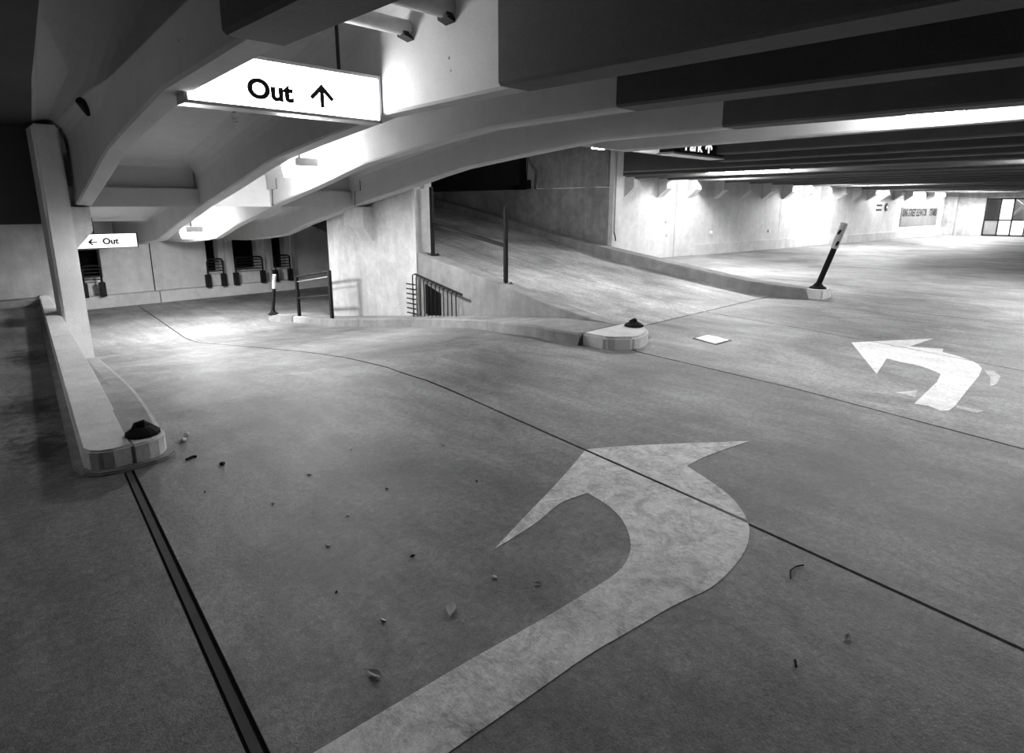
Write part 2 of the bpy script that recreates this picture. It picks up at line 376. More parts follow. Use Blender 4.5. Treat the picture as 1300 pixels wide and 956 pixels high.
# stairwell behind the glass
st = sempty('wall_stairwell', (45.5, 4, 0))
MB().box((46.5, 1, 0), (46.7, 7, 3)).build('wall_panel', 'panel', st); MB().box((43.9, 1, 2.9), (46.6, 7, 3.1)).build('soffit', 'panel', st); MB().box((43.9, 1, -.1), (46.6, 7, 0)).build('landing', 'panel', st)
MB().side([(5.5, .9), (5.7, .9), (4.2, 2.6), (4.0, 2.6)], 'x', 44.6, 44.9).build('stringer', 'white', st)
MB().side([(4.2, 1.0), (4.4, 1.0), (5.6, 2.1), (5.4, 2.1)], 'x', 45.2, 45.5).build('stringer', 'white', st)
MB().side([(4.7, .9), (4.9, .9), (3.5, 1.6), (3.3, 1.6)], 'x', 44.6, 44.9).build('stringer', 'white', st)

lamp(45.4, 4.4, 2.5, 'lamp lighting the stairwell behind the far window', .2, 1.2, zc=2.9, mat='lamp_dim')
# ramp side wall on the far side of the up-ramp
wq = sempty('wall_ramp', (11.8, 12, 0))
MB().side([(8.78, -.1), (18, -.1), (18, 2.09), (8.78, 2.09)], 'x', 11.7, 11.95).build('wall_panel', 'mottled', wq)
MB().side([(8.9, 2.11), (11.18, 2.11), (11.18, 2.57), (11.55, 2.9), (11.55, 3.45), (8.9, 3.45)], 'x', 11.68, 11.95).build('haunch_panel', 'mottled', wq)
MB().side([(11.2, 2.11), (18, 2.11), (18, 4.5), (11.2, 4.5)], 'x', 12.4, 12.6).build('recess_panel', 'dark', wq)
MB().box((11.62, 8.68, .6), (11.97, 8.8, 3.4)).build('end_pilaster', 'pale', wq)
struct(MB().box((6.5, 21.9, -1.2), (12.7, 22.1, 6)).build('wall_ramp_top', 'dark'))
cn = thing('conduit', (11.6, 8.64, .72), 'thin vertical conduit on the end of the ramp side wall', 'conduit')
MB().tube([(11.66, 8.65, 1.05), (11.66, 8.65, 3.35)], .02, 8).build('pipe', 'steel', cn)
MB().tube([(11.66, 8.65, 1.05), (11.7, 8.64, .95), (11.72, 8.64, .85)], .012, 8).build('cable_tail', 'black', cn)
jb = thing('junction_box', (11.6, 11.52, 2.1), 'small dark junction box on the ledge of the ramp side wall', 'box')
MB().box((11.55, 11.42, 2.1), (11.7, 11.62, 2.33)).build('housing', 'black', jb, bevel=.01); MB().tube([(11.62, 11.52, 2.33), (11.66, 11.52, 2.9)], .012, 6).build('cable', 'black', jb)

# ---------------------------------------------------------------- arched beams and joists
prof = interp([(3.2, 2.45), (4.95, 2.45), (5.8, 2.38), (6.6, 2.31), (7.5, 2.225), (8.1, 2.13), (8.9, 1.985), (9.5, 1.88), (10.9, 1.645), (11.6, 1.5), (12.9, 1.26), (14.2, .97), (15.1, .88), (16.5, .77), (19.4, .7)])
def beam(name, xs, ylist, zb, zt, th, mat, parent, fil=.3):
    rings = []
    for y in ylist:
        x = xs(y); b, t = zb(y), max(zt(y), zb(y)+.1); q = min(fil, (t-b)*.6)
        arc = [(q*(1-math.cos(a)), q*(1-math.sin(a))) for a in (0, .3, .6, .9, 1.2, math.pi/2)]
        L_ = [(x-u, y, t-w_) for u, w_ in arc]; L_[-1] = (x-q, y, t+.02)
        R_ = [(x+th+u, y, t-w_) for u, w_ in arc][::-1]; R_[0] = (x+th+q, y, t+.02)
        rings.append([(x, y, b+.02)]+L_+R_+[(x+th, y, b+.02), (x+th-.02, y, b), (x+.02, y, b)])
    return MB().loft(rings).build(name, mat, parent)
BX = dict(a=lin([(3.24, 1.26), (10.9, 1.62)]), b=lin([(3.22, 3.05), (10.9, 3.33)]), c=lin([(3.13, 4.38), (10.9, 4.5)]), d=lin([(3.1, 6.2), (10.9, 6.12)]))
JXN = dict(a=lin([(-5, 1.55), (3.24, 1.26)]), b=lin([(.56, 3.2), (3.22, 3.05)]), c=lin([(.62, 4.57), (3.13, 4.38)]), d=lin([(.82, 6.4), (3.1, 6.2)]))
LB = dict(a='arched concrete beam springing from the square column by the raised island', b='arched concrete beam that the two grey pipes pass through, right of the large Out sign',
          c='brightly lit arched concrete beam behind the hanging lamp', d='grey arched concrete beam passing in front of the wide pier beside the ramp')
yl = [3.2, 4.0, 4.95, 5.4, 5.8, 6.2, 6.6, 7.05, 7.5, 7.8, 8.1, 8.5, 8.9, 9.5, 10.2, 10.9]
yl2 = [10.9, 11.6, 12.2, 12.9, 13.6, 14.2, 14.6, 15.1, 15.8, 16.5, 19.4]
for k in 'abcd':
    th = thing('arched_beam', (BX[k](7), 7, prof(7)), LB[k], 'beam')
    beam('arch', BX[k], yl, prof, (lambda y: max(tz(y), zr(y))) if k == 'a' else tz, .2, 'beam', th)
    beam('lower_arch', BX[k], yl2, prof, lambda y: tz(y)+.02, .2, 'beam', th, .1)
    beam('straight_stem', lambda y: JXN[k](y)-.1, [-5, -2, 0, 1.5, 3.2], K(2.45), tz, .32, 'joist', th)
# step joints where the arches bear on the cross beam
    if k in 'cd':
        xx = BX[k](10.6)-.004
        j = MB()
        for (y0, z0), (y1, z1) in (((10.55, 2.4), (10.55, 1.96)), ((10.55, 1.96), (10.75, 1.945)), ((10.75, 1.945), (10.78, 1.68))):
            j.hexa([(xx-.001, y0, z0), (xx-.001, y0+.018, z0), (xx-.001, y1+.018, z1-.014), (xx-.001, y1, z1-.014)], [(xx+.05, y0, z0), (xx+.05, y0+.018, z0), (xx+.05, y1+.018, z1-.014), (xx+.05, y1, z1-.014)])
        j.build('step_joint', 'seal', th)
bb = thing('cross_beam', (4, 11.05, 1.645), 'horizontal concrete cross beam carrying the arched beams between column and pier', 'beam')
MB().box((1.5, 10.9, 1.645), (6.42, 11.25, 1.94)).build('beam_body', 'beam', bb, bevel=.01)
for a, b_ in ((1.7, 3.3), (3.5, 4.5), (4.7, 6.15)): MB().box((a, 11.0, 1.94), (b_, 11.2, 2.5)).build('diaphragm', 'ceil', bb)
MB().box((.3, 11.1, 1.4), (1.6, 11.25, 2.76)).build('diaphragm', 'dark', bb)
for i, xx in enumerate(JX):
    y1 = 9.0 if i < 3 else wallR(xx+.3)-.002
    if i < 3: zb = interp([(5.6, 2.45), (9, 3.0)]); yy = [-5, 0, 3, 5.6, 7.3, 9.0]
    else: zb = K(2.45 if xx < 30 else 2.40); yy = [-5, 0, 5, y1]
    jt = beam('ceiling_joist', K(xx), yy, zb, K(3.4), .22, 'joist' if i else 'beam', None, .15)  # joist beside the lamp gets paler beam concrete, its lit face put into colour
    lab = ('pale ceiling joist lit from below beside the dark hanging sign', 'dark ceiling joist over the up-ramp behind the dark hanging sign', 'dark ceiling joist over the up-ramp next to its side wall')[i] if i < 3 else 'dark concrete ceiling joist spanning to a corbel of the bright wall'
    tag(jt, lab, 'joist', 'ceiling joists over the parking deck')

# ---------------------------------------------------------------- pier, column, corbels
pr = thing('concrete_pier', (6.75, 11, -.6), 'wide pale concrete pier standing on the kerb beside the ramp', 'pier')
m = MB().side([(9.265, -.9), (12.6, -1.1), (12.6, 1.74), (11.4, 1.95), (11.0, 2.27), (9.265, 2.58)], 'x', 6.42, 6.76); m.build('pier_body', 'wall', pr)
MB().box((6.4, 9.18, -.7), (6.78, 9.26, 2.58)).build('edge_strip', 'pale', pr)
MB().prism([(6.2, 10.65), (6.43, 10.65), (6.43, 11.4), (6.2, 11.4)], 1.25, 1.64).hexa([(6.39, 10.65, .98), (6.43, 10.65, .98), (6.43, 11.25, .98), (6.39, 11.25, .98)], [(6.2, 10.65, 1.25), (6.43, 10.65, 1.25), (6.43, 11.4, 1.25), (6.2, 11.4, 1.25)]).build('corbel', 'wall', pr)
MB().tube([(6.58, 9.19, 2.0), (6.58, 9.172, 2.0)], .045, 12).build('tie_mark', 'kerb', pr)
lc = thing('concrete_column', (1.35, 10.6, -.6), 'square concrete column rising from the apron of the raised island', 'column')
MB().box((1.2, 10.4, -.58), (1.5, 10.95, 2.72)).build('column_body', 'column', lc, bevel=.03)
MB().hexa([(1.49, 10.75, 1.03), (1.53, 10.75, 1.03), (1.53, 11.1, 1.03), (1.49, 11.1, 1.03)], [(1.49, 10.75, 1.3), (1.77, 10.75, 1.3), (1.77, 11.1, 1.3), (1.49, 11.1, 1.3)]).box((1.49, 10.75, 1.3), (1.77, 11.1, 1.64)).build('corbel', 'wall', lc)

# ---------------------------------------------------------------- raised island on the left
isl = thing('raised_island', (.8, 4.4, 0), 'long raised concrete island with a rounded nose under the square column', 'kerb')
rl = lin([(4.54, .50), (11.86, 1.12)]); rr = lin([(4.5, .765), (6.63, .93), (9.67, 1.14), (13, 1.36)]); ra = lin([(4.5, .955), (6.2, 1.14), (8.5, 1.36), (10.4, 1.54), (13, 1.75)])
poly = [(rr(y), y) for y in (4.32, 6.63, 9.67, 13.1)]+[(rl(y), y) for y in (13.1, 9, 4.62)]+[(.495, 4.46), (.52, 4.38), (.57, 4.33), (.64, 4.31)]
MB().prism(poly, -1.2, .15).build('raised_strip', 'kerb_light', isl, bevel=.014)
apz = lambda x, y: road(y)+.145
pm = MB(); ylist = [4.5, 5.2, 6.0, 6.6, 7.5, 8.5, 9.5, 10.5, 11.5, 13.1]
pm.loft([[(rr(y)-.05, y, -1.3), (rr(y)-.05, y, apz(0, y)+.02*(y > 5)), (ra(y)-.02, y, apz(0, y)), (ra(y)+.015, y, apz(0, y)-.03), (ra(y)+.02, y, -1.3)] for y in ylist])
pm.build('apron', 'kerb', isl)
nose = [(rr(4.5)-.02, 4.52), (rr(4.32)-.005, 4.31), (.84, 4.315), (.9, 4.34), (.945, 4.39), (.968, 4.45), (.975, 4.52)]
MB().prism(nose[::-1], -.3, .146).build('nose', 'kerb_light', isl, bevel=.012)
foot = [(rl(12.7)-.05, 12.7), (.445, 4.55), (.47, 4.36), (.54, 4.28), (.64, 4.255), (.86, 4.26), (.94, 4.29), (1.0, 4.36), (1.03, 4.46), (1.04, 4.6), (1.0, 5.2), (1.0, 6.0), (1.2, 12.7)]
MB().prism(foot[::-1], -.1, .022).build('gutter_lip', 'kerb', isl, bevel=.01)

# ---------------------------------------------------------------- middle kerb, ramp side wall
rxo = interp([(4.35, 6.2), (7, 6.42), (9.4, 6.42)])
mk = thing('concrete_kerb', (5.9, 8, -.3), 'long concrete kerb with a blunt pale nose at the foot of the up-ramp', 'kerb')
kf = lin([(4.2, 5.5), (4.9, 5.48), (6.0, 5.65), (7, 5.95), (8.5, 6.05), (10.3, 5.92), (11.7, 5.96), (12.9, 6.0), (13.6, 5.92)])
cuts = [4.55, 6.6, 9.0, 10.35, 10.6, 12.4, 13.6]
for a, b_ in zip(cuts[:-1], cuts[1:]):
    yy = steps(a+.004, b_-.004, 5)
    MB().loft([[(kf(y)-.02, y, road(y)-.15), (kf(y)+.01, y, road(y)+.13), (kf(y)+.04, y, road(y)+.15), (rxo(y)-.003, y, road(y)+.16), (rxo(y)-.003, y, road(y)-.15)] for y in yy]).build('kerb_segment', 'kerb', mk)
MB().prism([(5.55, 4.55), (5.56, 4.2), (5.62, 4.1), (5.78, 3.96), (5.9, 3.94), (6.08, 3.98), (6.26, 4.06), (6.42, 4.2), (6.5, 4.36), (6.5, 4.55)], -.1, .155).build('nose', 'kerb_light', mk, bevel=.03)
MB().prism([(5.9, 13.6), (6.5, 13.6), (6.4, 14.3), (5.8, 14.4), (5.62, 14.32), (5.58, 14.1), (5.7, 13.8)], -1.3, -.87).build('tail', 'kerb', mk, bevel=.03)
rw = thing('ramp_side_wall', (6.7, 7, 0), 'low sloping concrete wall with railing posts along the up-ramp', 'wall')
wtop = interp([(4.35, .155), (4.9, .17), (5.9, .27), (6.94, .44), (9.04, .8), (9.42, .9)])
MB().loft([[(rxo(y), y, -.9), (rxo(y), y, wtop(y)-.015), (rxo(y)+.015, y, wtop(y)), (rxo(y)+.39-.08*(y < 5), y, wtop(y)-.03), (rxo(y)+.39-.08*(y < 5), y, -.9)] for y in (4.56, 4.9, 5.9, 6.94, 8, 9.04, 9.17)]).build('wall_body', 'kerb', rw)
MB().side([(8.5, -.36), (8.95, -.28), (8.95, .27), (8.5, .14)], 'x', 6.41, 6.45).build('dark_opening', 'void', rw)
# far kerb of the up-ramp
rk = thing('ramp_kerb', (11.3, 7, 0), 'long sloping kerb between the up-ramp and the parking deck', 'kerb')
rkz = interp([(4.0, .16), (5.04, .24), (6.77, .47), (8.48, .71), (10.4, 1.01), (12.16, 1.36), (15, 1.86)])
kx = interp([(4.0, 11.5), (4.6, 11.3), (5.2, 11.17), (15, 11.15)])
MB().loft([[(kx(y)-.03, y, -.1), (kx(y), y, rkz(y)-.03), (kx(y)+.03, y, rkz(y)), (kx(y)+.4, y, rkz(y)), (kx(y)+.42, y, -.1)] for y in (4.02, 4.6, 5.2, 6.77, 8.48, 10.4, 12.16, 15)]).build('kerb_body', 'kerb', rk)
MB().box((11.46, 3.84, -.02), (11.92, 4.2, .17)).build('end_block', 'kerb_light', rk, bevel=.02)

# ---------------------------------------------------------------- lamps
lamp(4.05, 8.65, 2.07, 'glowing box lamp hanging in front of the brightly lit arched beam', zc=2.75, mat='lamp_bright')
lamp(4.1, 14.2, .98, 'glowing box lamp hanging low near the small Out sign', zc=1.5, mat='lamp_low')
lamp(7.0, 1.55, 2.5, 'glowing lamp tucked between joists above the painted turn arrow', zc=3.45)
lamp(8.6, 6.6, 2.62, 'glowing lamp tucked between joists over the up-ramp', zc=3.45)
deckl = 'glowing fluorescent lamp tucked between the dark joists over the parking deck'
for x, y in ((14.9, 7.1), (27.35, 7.5), (38.25, 7.1), (41.4, 6.4), (14.9, .4)):
    lamp(x, y, 2.48, deckl, .2, 2.4, .06, .14, zc=3.45, mat='lamp_deck')
for x, y, mt in ((17.95, 9.2, 'lamp_near_wall'), (25.75, 8.7, 'lamp_wall'), (33.5, 8.0, 'lamp_wall')):
    lamp(x, y, 2.78, 'glowing fluorescent lamp tucked between joists close to the corbelled wall', .2, .9, .06, .09, zc=3.45, mat=mt)
lamp(-2.6, 6.5, 2.3, 'glowing lamp under the low dark soffit of the left lane', zc=2.75, mat='lamp_dim')

# ---------------------------------------------------------------- signs
s1 = thing('exit_sign', (2.3, 4.98, 2.38), 'large lit white sign reading Out with an upward arrow', 'sign')
m = MB().box((1.47, 4.9, 2.375), (3.1, 5.08, 2.4)).box((1.47, 4.9, 2.745), (3.1, 5.08, 2.77)).box((1.47, 4.9, 2.4), (1.495, 5.08, 2.745)).box((3.075, 4.9, 2.4), (3.1, 5.08, 2.745)).box((1.495, 5.06, 2.4), (3.075, 5.08, 2.745))
m.build('housing', 'alu', s1)
f1 = MB().box((1.495, 4.912, 2.4), (3.075, 5.05, 2.745)).build('face_panel', 'sign', s1)
letter('lettering', 'Out', .2, 'ink', f1, 1.925, 4.908, 2.457, .0085, .365, 0, .155)
MB().side([(2.518, 2.452), (2.552, 2.452), (2.552, 2.57), (2.62, 2.505), (2.643, 2.53), (2.535, 2.635), (2.427, 2.53), (2.45, 2.505), (2.518, 2.57)], 'y', 4.903, 4.911).build('arrow', 'ink', f1)
MB().tube([(2.75, 4.99, 2.77), (2.75, 4.99, 3.34)], .016, 8).build('hanger_rod', 'black', s1)
MB().tube([(1.75, 4.99, 2.77), (1.75, 4.99, 3.34)], .016, 8).build('hanger_rod', 'black', s1)
s2 = thing('exit_sign', (2.4, 14.55, .83), 'small lit white sign reading Out with a left arrow', 'sign')
f2 = MB().box((1.75, 14.5, .835), (3.12, 14.62, 1.105)).build('face_panel', 'sign_dim', s2)
MB().box((1.73, 14.52, .82), (3.14, 14.64, .835)).box((1.73, 14.52, 1.105), (3.14, 14.64, 1.12)).box((3.12, 14.49, .82), (3.14, 14.64, 1.12)).build('housing', 'black', s2)
letter('lettering', 'Out', .2, 'ink', f2, 2.52, 14.494, .9, .008, .28, 0, .13)
MB().side([(2.27, .955), (2.34, 1.02), (2.36, 1.0), (2.325, .966), (2.43, .966), (2.43, .944), (2.325, .944), (2.36, .91), (2.34, .89)], 'y', 14.49, 14.498).build('arrow', 'ink', f2)
MB().tube([(2.4, 14.57, 1.12), (2.4, 14.57, 1.42)], .012, 6).build('hanger_rod', 'black', s2)
s3 = thing('park_sign', (8.7, 4.9, 2.39), 'dark hanging sign with white letters reading Park and an upward arrow', 'sign')
pf = MB().box((7.9, 4.86, 2.415), (9.38, 5.1, 2.8)).build('housing', 'ink', s3)
MB().box((7.88, 4.85, 2.385), (9.4, 5.12, 2.415)).build('bottom_tray', 'alu', s3)
letter('lettering', 'Park', .2, 'white_letter', pf, 8.2, 4.855, 2.45, .004, .5, 0, .17)
dz = -.05
MB().side([(a, b+dz) for a, b in [(8.87, 2.5), (8.9, 2.5), (8.9, 2.62), (8.97, 2.55), (8.99, 2.58), (8.885, 2.68), (8.78, 2.58), (8.8, 2.55), (8.87, 2.62)]], 'y', 4.851, 4.859).build('arrow', 'white_letter', pf)
MB().tube([(8.65, 4.98, 2.8), (8.65, 4.98, 3.38)], .016, 6).build('hanger_rod', 'black', s3)

# ---------------------------------------------------------------- pipes, sprinkler, sleeve
for y, z, lab in ((4.41, 3.06, 'thinner grey pipe entering the arched beam above the large Out sign'), (3.86, 3.09, 'fatter grey pipe entering the arched beam above the large Out sign')):
    r = .062 if y > 4 else .075
    p = thing('overhead_pipe', (2.2, y, z), lab, 'pipe', 'pipes under the ceiling')
    MB().tube([(1.58, y, z), (3.07, y, z)], r, 18).build('pipe_run', 'pipe', p, smooth=True)
    MB().side([(2.98+(.12*i/5), z) for i in range(2)]+[(3.1, z-r*1.5), (3.0, z-r*1.1)], 'y', y-r*.8, y+r*.8).build('packing', 'black', p)
sl = MB().tube([(1.4, 8.12, 2.76), (1.46, 8.2, 2.68), (1.475, 8.22, 2.62)], [.05, .045, .02], 10).build('pipe_sleeve', 'black', None, (1.45, 8.2, 2.62)); tag(sl, 'small dark pipe sleeve poking out high on the arched beam by the column', 'sleeve')
sk = thing('sprinkler_head', (2.4, 6.5, 2.5), 'small pale sprinkler head behind the large Out sign', 'sprinkler')
MB().tube([(2.4, 6.5, 2.56), (2.4, 6.5, 3.05)], .012, 8).build('drop_pipe', 'beam', sk)
MB().lathe((2.4, 6.5, 2.5), [(.03, .06), (.035, .05), (.02, .03), (.012, 0)], 12).build('bulb_frame', 'white', sk)
MB().lathe((2.4, 6.5, 2.47), [(.026, .012), (.028, .004), (.02, 0)], 12).build('deflector', 'steel', sk)

# ---------------------------------------------------------------- railings
ur = thing('ramp_railing', (6.65, 8, .6), 'two black railing posts with one sloping bar on the ramp side wall', 'railing')
for y, z0, z1 in ((7.05, .42, 1.66), (9.0, .78, 1.99)):
    p = MB().box((6.615, y-.03, z0), (6.675, y+.03, z1)).build('post', 'black', ur, bevel=.006)
    MB().box((6.56, y-.09, z0-.01), (6.73, y+.09, z0+.012)).build('base_plate', 'black', p, bevel=.004)
    for dx, dy in ((-.06, -.06), (.06, .06), (-.06, .06), (.06, -.06)): MB().tube([(6.645+dx, y+dy, z0+.01), (6.645+dx, y+dy, z0+.03)], .012, 6).build('bolt', 'black', p)
MB().hexa([(6.62, 7.05, 1.01), (6.67, 7.05, 1.01), (6.67, 9.0, 1.31), (6.62, 9.0, 1.31)], [(6.62, 7.05, 1.06), (6.67, 7.05, 1.06), (6.67, 9.0, 1.36), (6.62, 9.0, 1.36)]).build('bar', 'black', ur)
lr = thing('kerb_railing', (6.0, 12.6, -.85), 'black two-bar railing on the kerb beside the wide pier', 'railing')
for y, z0, z1 in ((13.45, -.868, .08), (11.83, -.7, .33)): MB().box((5.98, y-.035, z0), (6.04, y+.035, z1)).build('post', 'black', lr)
for za, zb in ((.055, .31), (-.44, -.2), ): MB().tube([(6.01, 13.45, za), (6.01, 11.83, zb)], .025, 8).build('bar', 'black', lr)
MB().tube([(6.01, 13.45, -.06), (6.01, 11.83, .2)], .012, 8).build('bar', 'steel', lr)
gr = thing('barred_grille', (6.31, 8.5, -.3), 'black barred grille with hooked bar tops leaning against the ramp wall', 'grille')
gt = lin([(7.78, .2), (9.12, .44)]); gb = lin([(7.9, -.21), (9.1, -.39)])
MB().hexa([(6.29, 7.72, gt(7.72)), (6.27, 7.72, gt(7.72)), (6.27, 9.05, gt(9.05)), (6.29, 9.05, gt(9.05))], [(6.29, 7.72, gt(7.72)+.035), (6.27, 7.72, gt(7.72)+.035), (6.27, 9.05, gt(9.05)+.035), (6.29, 9.05, gt(9.05)+.035)]).build('top_bar', 'black', gr)
MB().hexa([(6.27, 7.85, gb(7.85)), (6.31, 7.85, gb(7.85)), (6.31, 9.1, gb(9.1)), (6.27, 9.1, gb(9.1))], [(6.27, 7.85, gb(7.85)+.03), (6.31, 7.85, gb(7.85)+.03), (6.31, 9.1, gb(9.1)+.03), (6.27, 9.1, gb(9.1)+.03)]).build('bottom_bar', 'black', gr)
for i in range(12):
    y = 7.92+i*.115
    MB().tube([(6.3, y, gb(y)), (6.3, y, gt(y)-.07), (6.29, y-.02, gt(y)-.03), (6.34, y-.05, gt(y)-.005)], .011, 6).build('bar', 'black', gr)
MB().tube([(6.27, 9.14, -.39), (6.27, 9.14, .38)], .012, 6).build('hinge_rod', 'black', gr)
for k in range(7): MB().box((6.27, 9.08, -.3+k*.09), (6.29, 9.36, -.28+k*.09)).build('hinge', 'black', gr)

# hoop barriers in front of the dark openings
for (xa, xb, hl) in ((5.8, 6.24, 'narrow black hoop barrier below the low glowing lamp at the back wall'), (6.6, 7.42, 'wide black hoop barrier before the widest dark opening in the back wall'), (7.82, 8.3, 'narrow black hoop barrier behind the slim white-topped delineator post'), (2.75, 3.15, 'black hoop barrier beneath the small Out sign beside the square column')):
    hb = thing('hoop_barrier', ((xa+xb)/2, 19.0, -.69), hl, 'barrier', 'hoop barriers along the back wall'); y = 18.98; zt = .13
    MB().tube([(xa, y, -.62), (xa, y, zt-.08), (xa+.03, y, zt-.02), (xa+.09, y, zt), (xb-.09, y, zt), (xb-.03, y, zt-.02), (xb, y, zt-.08), (xb, y, -.62)], .026, 8).build('hoop', 'black', hb)
    for z in (.04, -.05, -.14, -.23): MB().box((xa, y-.01, z-.014), (xb, y+.01, z+.014)).build('bar', 'black', hb)
    for xx in (xa, xb): MB().box((xx-.07, y-.04, -.7), (xx+.07, y+.1, -.32)).build('base_shoe', 'black', hb, bevel=.01)

# ---------------------------------------------------------------- delineator posts and stub bases
def delin(loc, top, label, marks=True, s=1.0):
    a = Vector(loc); b = Vector(top); d = thing('delineator_post', loc, label, 'post')
    MB().lathe(loc, [(.15*s, 0), (.145*s, .02), (.09*s, .05), (.06*s, .09), (.05*s, .1)], 16).build('rubber_base', 'rubber', d)
    k = .62 if marks else .66
    mid = a.lerp(b, k)
    MB().tube([a+Vector((0, 0, .06)), mid], .05*s, 14).build('lower_tube', 'rubber', d, smooth=False)
    MB().tube([mid, b], .062*s if marks else .05*s, 14).build('reflective_sleeve', 'reflect' if marks else 'white', d)
    if marks:
        for t0, off in ((.90, -.3), (.73, .5)):
            p = a.lerp(b, t0); q = a.lerp(b, t0-.07)
            vd = Vector((-p.x, -p.y, 0)).normalized(); sd = Vector((0, 0, 1)).cross(vd)
            c = p+sd*off*.05+vd*.052; c2 = q-sd*.02+sd*off*.05+vd*.052
            MB().tube([c2, c2.lerp(c, .5), c], [.012, .026, .02], 8).build('tape_mark', 'ink', d)
delin((11.72, 4.02, .172), (11.8, 3.72, 1.36), 'leaning delineator post with grey sleeve on the pale end block of the ramp kerb')
delin((5.68, 14.15, -.87), (5.72, 13.98, .09), 'slim black delineator post with white top at the far tail of the long kerb', False, .8)
def stub(x, y, z, label, s):
    d = thing('rubber_stump', (x, y, z), label, 'stump')
    MB().lathe((x, y, z), [(.13*s, 0), (.128*s, .018), (.1*s, .035), (.07*s, .05), (.05*s, .055)], 14).build('rubber_base', 'rubber', d)
    MB().tube([(x-.07, y-.02, z+.03), (x-.03, y+.02, z+.055), (x+.01, y, z+.06), (x+.035, y+.02, z+.045), (x+.08, y-.02, z+.025)], [.012, .035*s, .045*s, .03*s, .012], 7).build('torn_stub', 'rubber', d)
stub(.845, 4.48, .149, 'torn black rubber post base on the nose of the raised island', .82)
stub(6.33, 4.33, .158, 'torn black rubber post base on the nose of the long kerb', .95)

# ---------------------------------------------------------------- floor plate, painted arrows, litter
fp = thing('floor_plate', (6.98, 3.6, 0), 'flat square metal cover plate let into the floor near the kerb nose', 'plate')
MB().prism([(6.73, 3.40), (7.10, 3.38), (7.23, 3.79), (6.84, 3.79)], -.02, .004).build('frame', 'black', fp)
MB().prism([(6.76, 3.43), (6.98, 3.42), (7.08, 3.765), (6.87, 3.765)], 0, .008).build('cover', 'white', fp)
MB().prism([(6.99, 3.42), (7.08, 3.41), (7.19, 3.765), (7.09, 3.765)], 0, .008).build('cover', 'steel', fp)
def paint(poly, mat, label, cat='road marking', z=.0025):
    cx = sum(p[0] for p in poly)/len(poly); cy = sum(p[1] for p in poly)/len(poly)
    o = MB().prism(poly, .0002, z).build('floor_marking', mat, None, (cx, cy, 0)); return tag(o, label, cat)
near = [(1.77,1.97),(2.10,2.09),(2.57,2.25),(3.07,2.45),(3.33,2.30),(4.04,1.73),(3.55,1.82),(3.33,1.82),(3.27,1.67),(3.14,1.41),(2.94,1.22),(2.77,1.14),(2.58,1.09),(2.27,1.07),(2.05,1.13),(1.81,1.16),(1.55,1.20),(1.33,1.21),(1.01,1.23),(0.55,1.26),(0.52,1.53),(1.03,1.50),(1.20,1.49),(1.41,1.47),(1.64,1.45),(1.85,1.44),(2.08,1.43),(2.27,1.50),(2.44,1.66),(2.52,1.80),(2.55,1.90),(2.57,2.03),(2.36,2.07),(2.13,2.00)]
far = [(8.06,2.30),(6.68,1.64),(7.48,1.76),(7.40,1.60),(7.39,1.45),(7.27,1.29),(7.10,1.16),(5.86,1.13),(5.89,1.03),(5.81,0.93),(5.88,0.87),(6.52,0.89),(7.63,0.92),(7.95,1.02),(8.16,1.21),(8.28,1.40),(8.48,1.43),(8.33,1.74),(9.07,1.65),(8.60,1.96)]
def split(poly, jx, g=.012):
    # cut a painted shape where the floor joint runs through it (Sutherland-Hodgman against the joint line)
    def clip(sgn):
        out = []; f = lambda p: sgn*(p[0]-jx(p[1]))-g
        for i, p in enumerate(poly):
            q = poly[(i+1) % len(poly)]; a, b = f(p), f(q)
            if a >= 0: out.append(p)
            if (a >= 0) != (b >= 0):
                t = a/(a-b); out.append((p[0]+(q[0]-p[0])*t, p[1]+(q[1]-p[1])*t))
        return out
    return clip(-1), clip(1)
def smooth(poly):
    out = []; n = len(poly)
    for i, p in enumerate(poly):
        a = Vector(poly[i-1]); b = Vector(p); c = Vector(poly[(i+1) % n])
        if (b-a).angle(c-b) > .75: out.append(p)
        else: out += [tuple(b.lerp(a, .25)), tuple(b.lerp(c, .25))]
    return out
near = smooth(smooth(near)); far = smooth(far)
for poly, jx, mat, lab in ((near, jA, 'paint', 'large worn white turn arrow with a long curved tail painted on the floor'), (far, jC, 'paint_far', 'bright white left-turn arrow with a short square tail painted on the deck')):
    a = thing('painted_arrow', (sum(p[0] for p in poly)/len(poly), sum(p[1] for p in poly)/len(poly), 0), lab, 'road marking')
    for piece in split(poly, jx): MB().prism(piece, .0002, .0025).build('paint_piece', mat, a)
for poly, lab in (([(7.65,0.92),(7.68,0.84),(7.47,0.76),(7.11,0.74),(6.96,0.77),(7.33,0.82)], 'faded hook of old paint beside the bright left-turn arrow'),
                  ([(6.12,1.34),(6.33,1.21),(6.07,1.17)], 'faded triangle of old paint before the tail of the bright arrow'),
                  ([(6.07,0.87),(6.07,0.68),(5.97,0.71),(5.98,0.85)], 'faded short stripe of old paint behind the tail of the bright arrow')):
    paint(poly, 'paint_old', lab)
def leafo(x, y, s, label, rot, mat='leaf'):
    d = thing('dry_leaf', (x, y, 0), label, 'leaf'); c, sn = math.cos(rot), math.sin(rot); P = []
    for i in range(7):
        t = i/6; wv = math.sin(math.pi*t)*.42*s; hh = .006+.35*s*(t-.5)**2
        P.append([(x+c*(t-.5)*2*s-sn*o, y+sn*(t-.5)*2*s+c*o, max(.002, hh+abs(o)*.5-k)) for o, k in ((-wv, 0), (0, 0), (wv, 0), (0, .003))])
    MB().loft(P).build('blade', mat, d); MB().tube([(x+c*s, y+sn*s, .01+.08*s), (x+c*s*1.5, y+sn*s*1.5, .006)], .0015, 5).build('stem', mat, d)
leafo(1.34, 1.76, .05, 'curled dry leaf lying left of the curved tail of the worn arrow', .8)
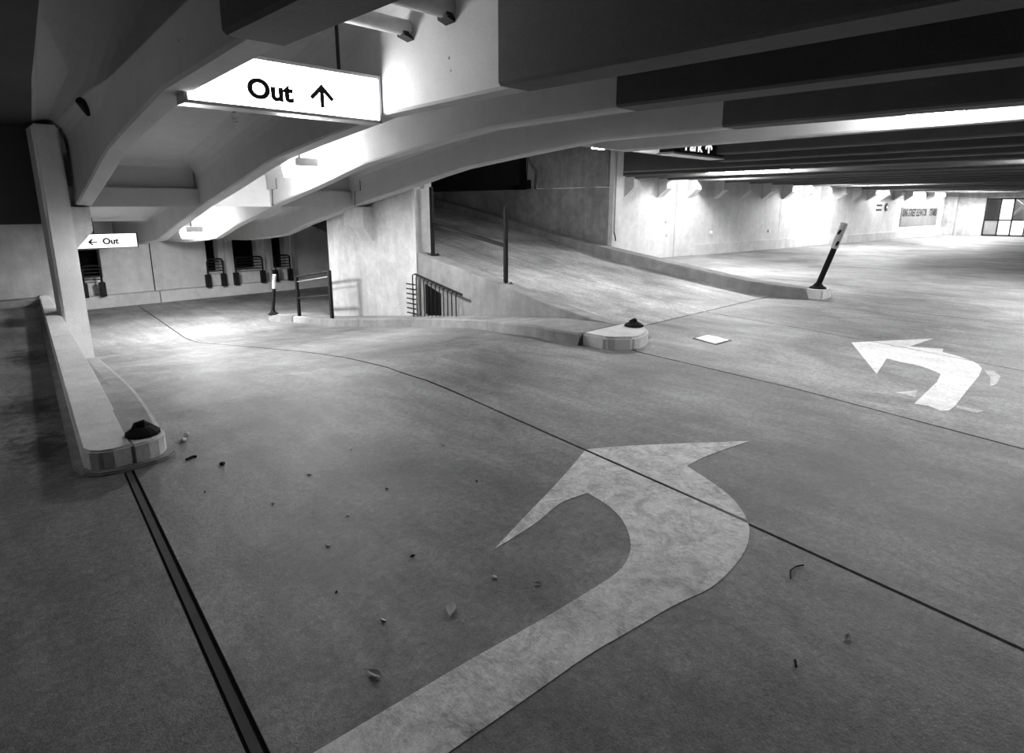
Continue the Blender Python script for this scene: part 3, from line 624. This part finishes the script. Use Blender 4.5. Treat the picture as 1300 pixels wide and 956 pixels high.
leafo(.92, 1.67, .035, 'small crumpled dry leaf at the end of the worn arrow tail', 1.9)
leafo(2.35, .55, .025, 'dark dry leaf lying on the bare floor right of the worn arrow tail', .2, 'panel')
leafo(1.73, 1.63, .014, 'tiny dark leaf between head and tail of the worn arrow', 2.2, 'panel')
def pebble(x, y, s, label, mat='stone'):
    rg = random.Random(int(x*1000)); o = MB().loft([[(x+r*s*(.8+.4*rg.random())*math.cos(k*math.pi/3.5), y+r*s*(.8+.4*rg.random())*math.sin(k*math.pi/3.5), z*s) for k in range(7)] for r, z in ((.5, 0), (1, .35), (.9, .7), (.3, 1.0))]).build('pebble', mat, None, (x, y, 0))
    tag(o, label, 'pebble')
pebble(1.62, 1.80, .012, 'single white chip lying under the left barb of the worn arrow')
pebble(1.1, 4.56, .026, 'larger pale stone on the floor beside the nose of the raised island')
pebble(1.16, 4.68, .018, 'small pale stone beyond the larger stone by the raised island')
pebble(1.16, 3.94, .02, 'dark pebble on the floor in front of the raised island nose', 'rubber')
pebble(1.42, 2.77, .01, 'tiny pale chip on the open floor left of the worn arrow head')
tw = MB().tube([(2.58, .86, .006), (2.64, .885, .008), (2.69, .88, .007), (2.73, .86, .006)], .0032, 6).build('twig', 'rubber', None, (2.65, .88, 0)); tag(tw, 'thin bent dark twig lying right of the worn arrow bend', 'twig')
tw = MB().tube([(2.05, .63, .006), (2.08, .645, .008)], .0045, 6).build('twig', 'rubber', None, (2.07, .64, 0)); tag(tw, 'short stubby dark twig on the bare floor near the dark leaf', 'twig')
tw = MB().tube([(1.01, 4.18, .006), (1.06, 4.2, .008), (1.08, 4.19, .006)], .008, 6).build('twig', 'rubber', None, (1.04, 4.19, 0)); tag(tw, 'dark twig lying just off the corner of the raised island nose', 'twig')

# tiny fragments strewn over the open floor
rg = random.Random(3)
for k, (x, y) in enumerate(((.95, 3.61), (1.18, 3.19), (1.2, 2.57), (1.05, 2.2), (1.75, 2.9), (1.9, 3.6), (2.2, 2.6), (1.5, 3.4), (2.6, 3.9), (1.45, 2.2), (1.1, 1.9), (2.4, 3.2))):
    sz = .008+.01*rg.random(); a = rg.random()*6
    o = MB().hexa([(x+sz*math.cos(a+q)*(1 if i % 2 else .45), y+sz*math.sin(a+q)*(1 if i % 2 else .45), .001) for i, q in enumerate((0, 1.6, 3.1, 4.7))], [(x+sz*math.cos(a+q)*(1 if i % 2 else .45), y+sz*math.sin(a+q)*(1 if i % 2 else .45), .004+.003*(i % 3)) for i, q in enumerate((0, 1.6, 3.1, 4.7))]).build('leaf_fragment', 'stone' if k % 3 else 'rubber', None, (x, y, 0))
    tag(o, 'tiny pale leaf fragment on the open floor between island nose and worn arrow' if k % 3 else 'tiny dark leaf fragment on the open floor between island nose and worn arrow', 'leaf fragment', 'leaf fragments on the open floor')
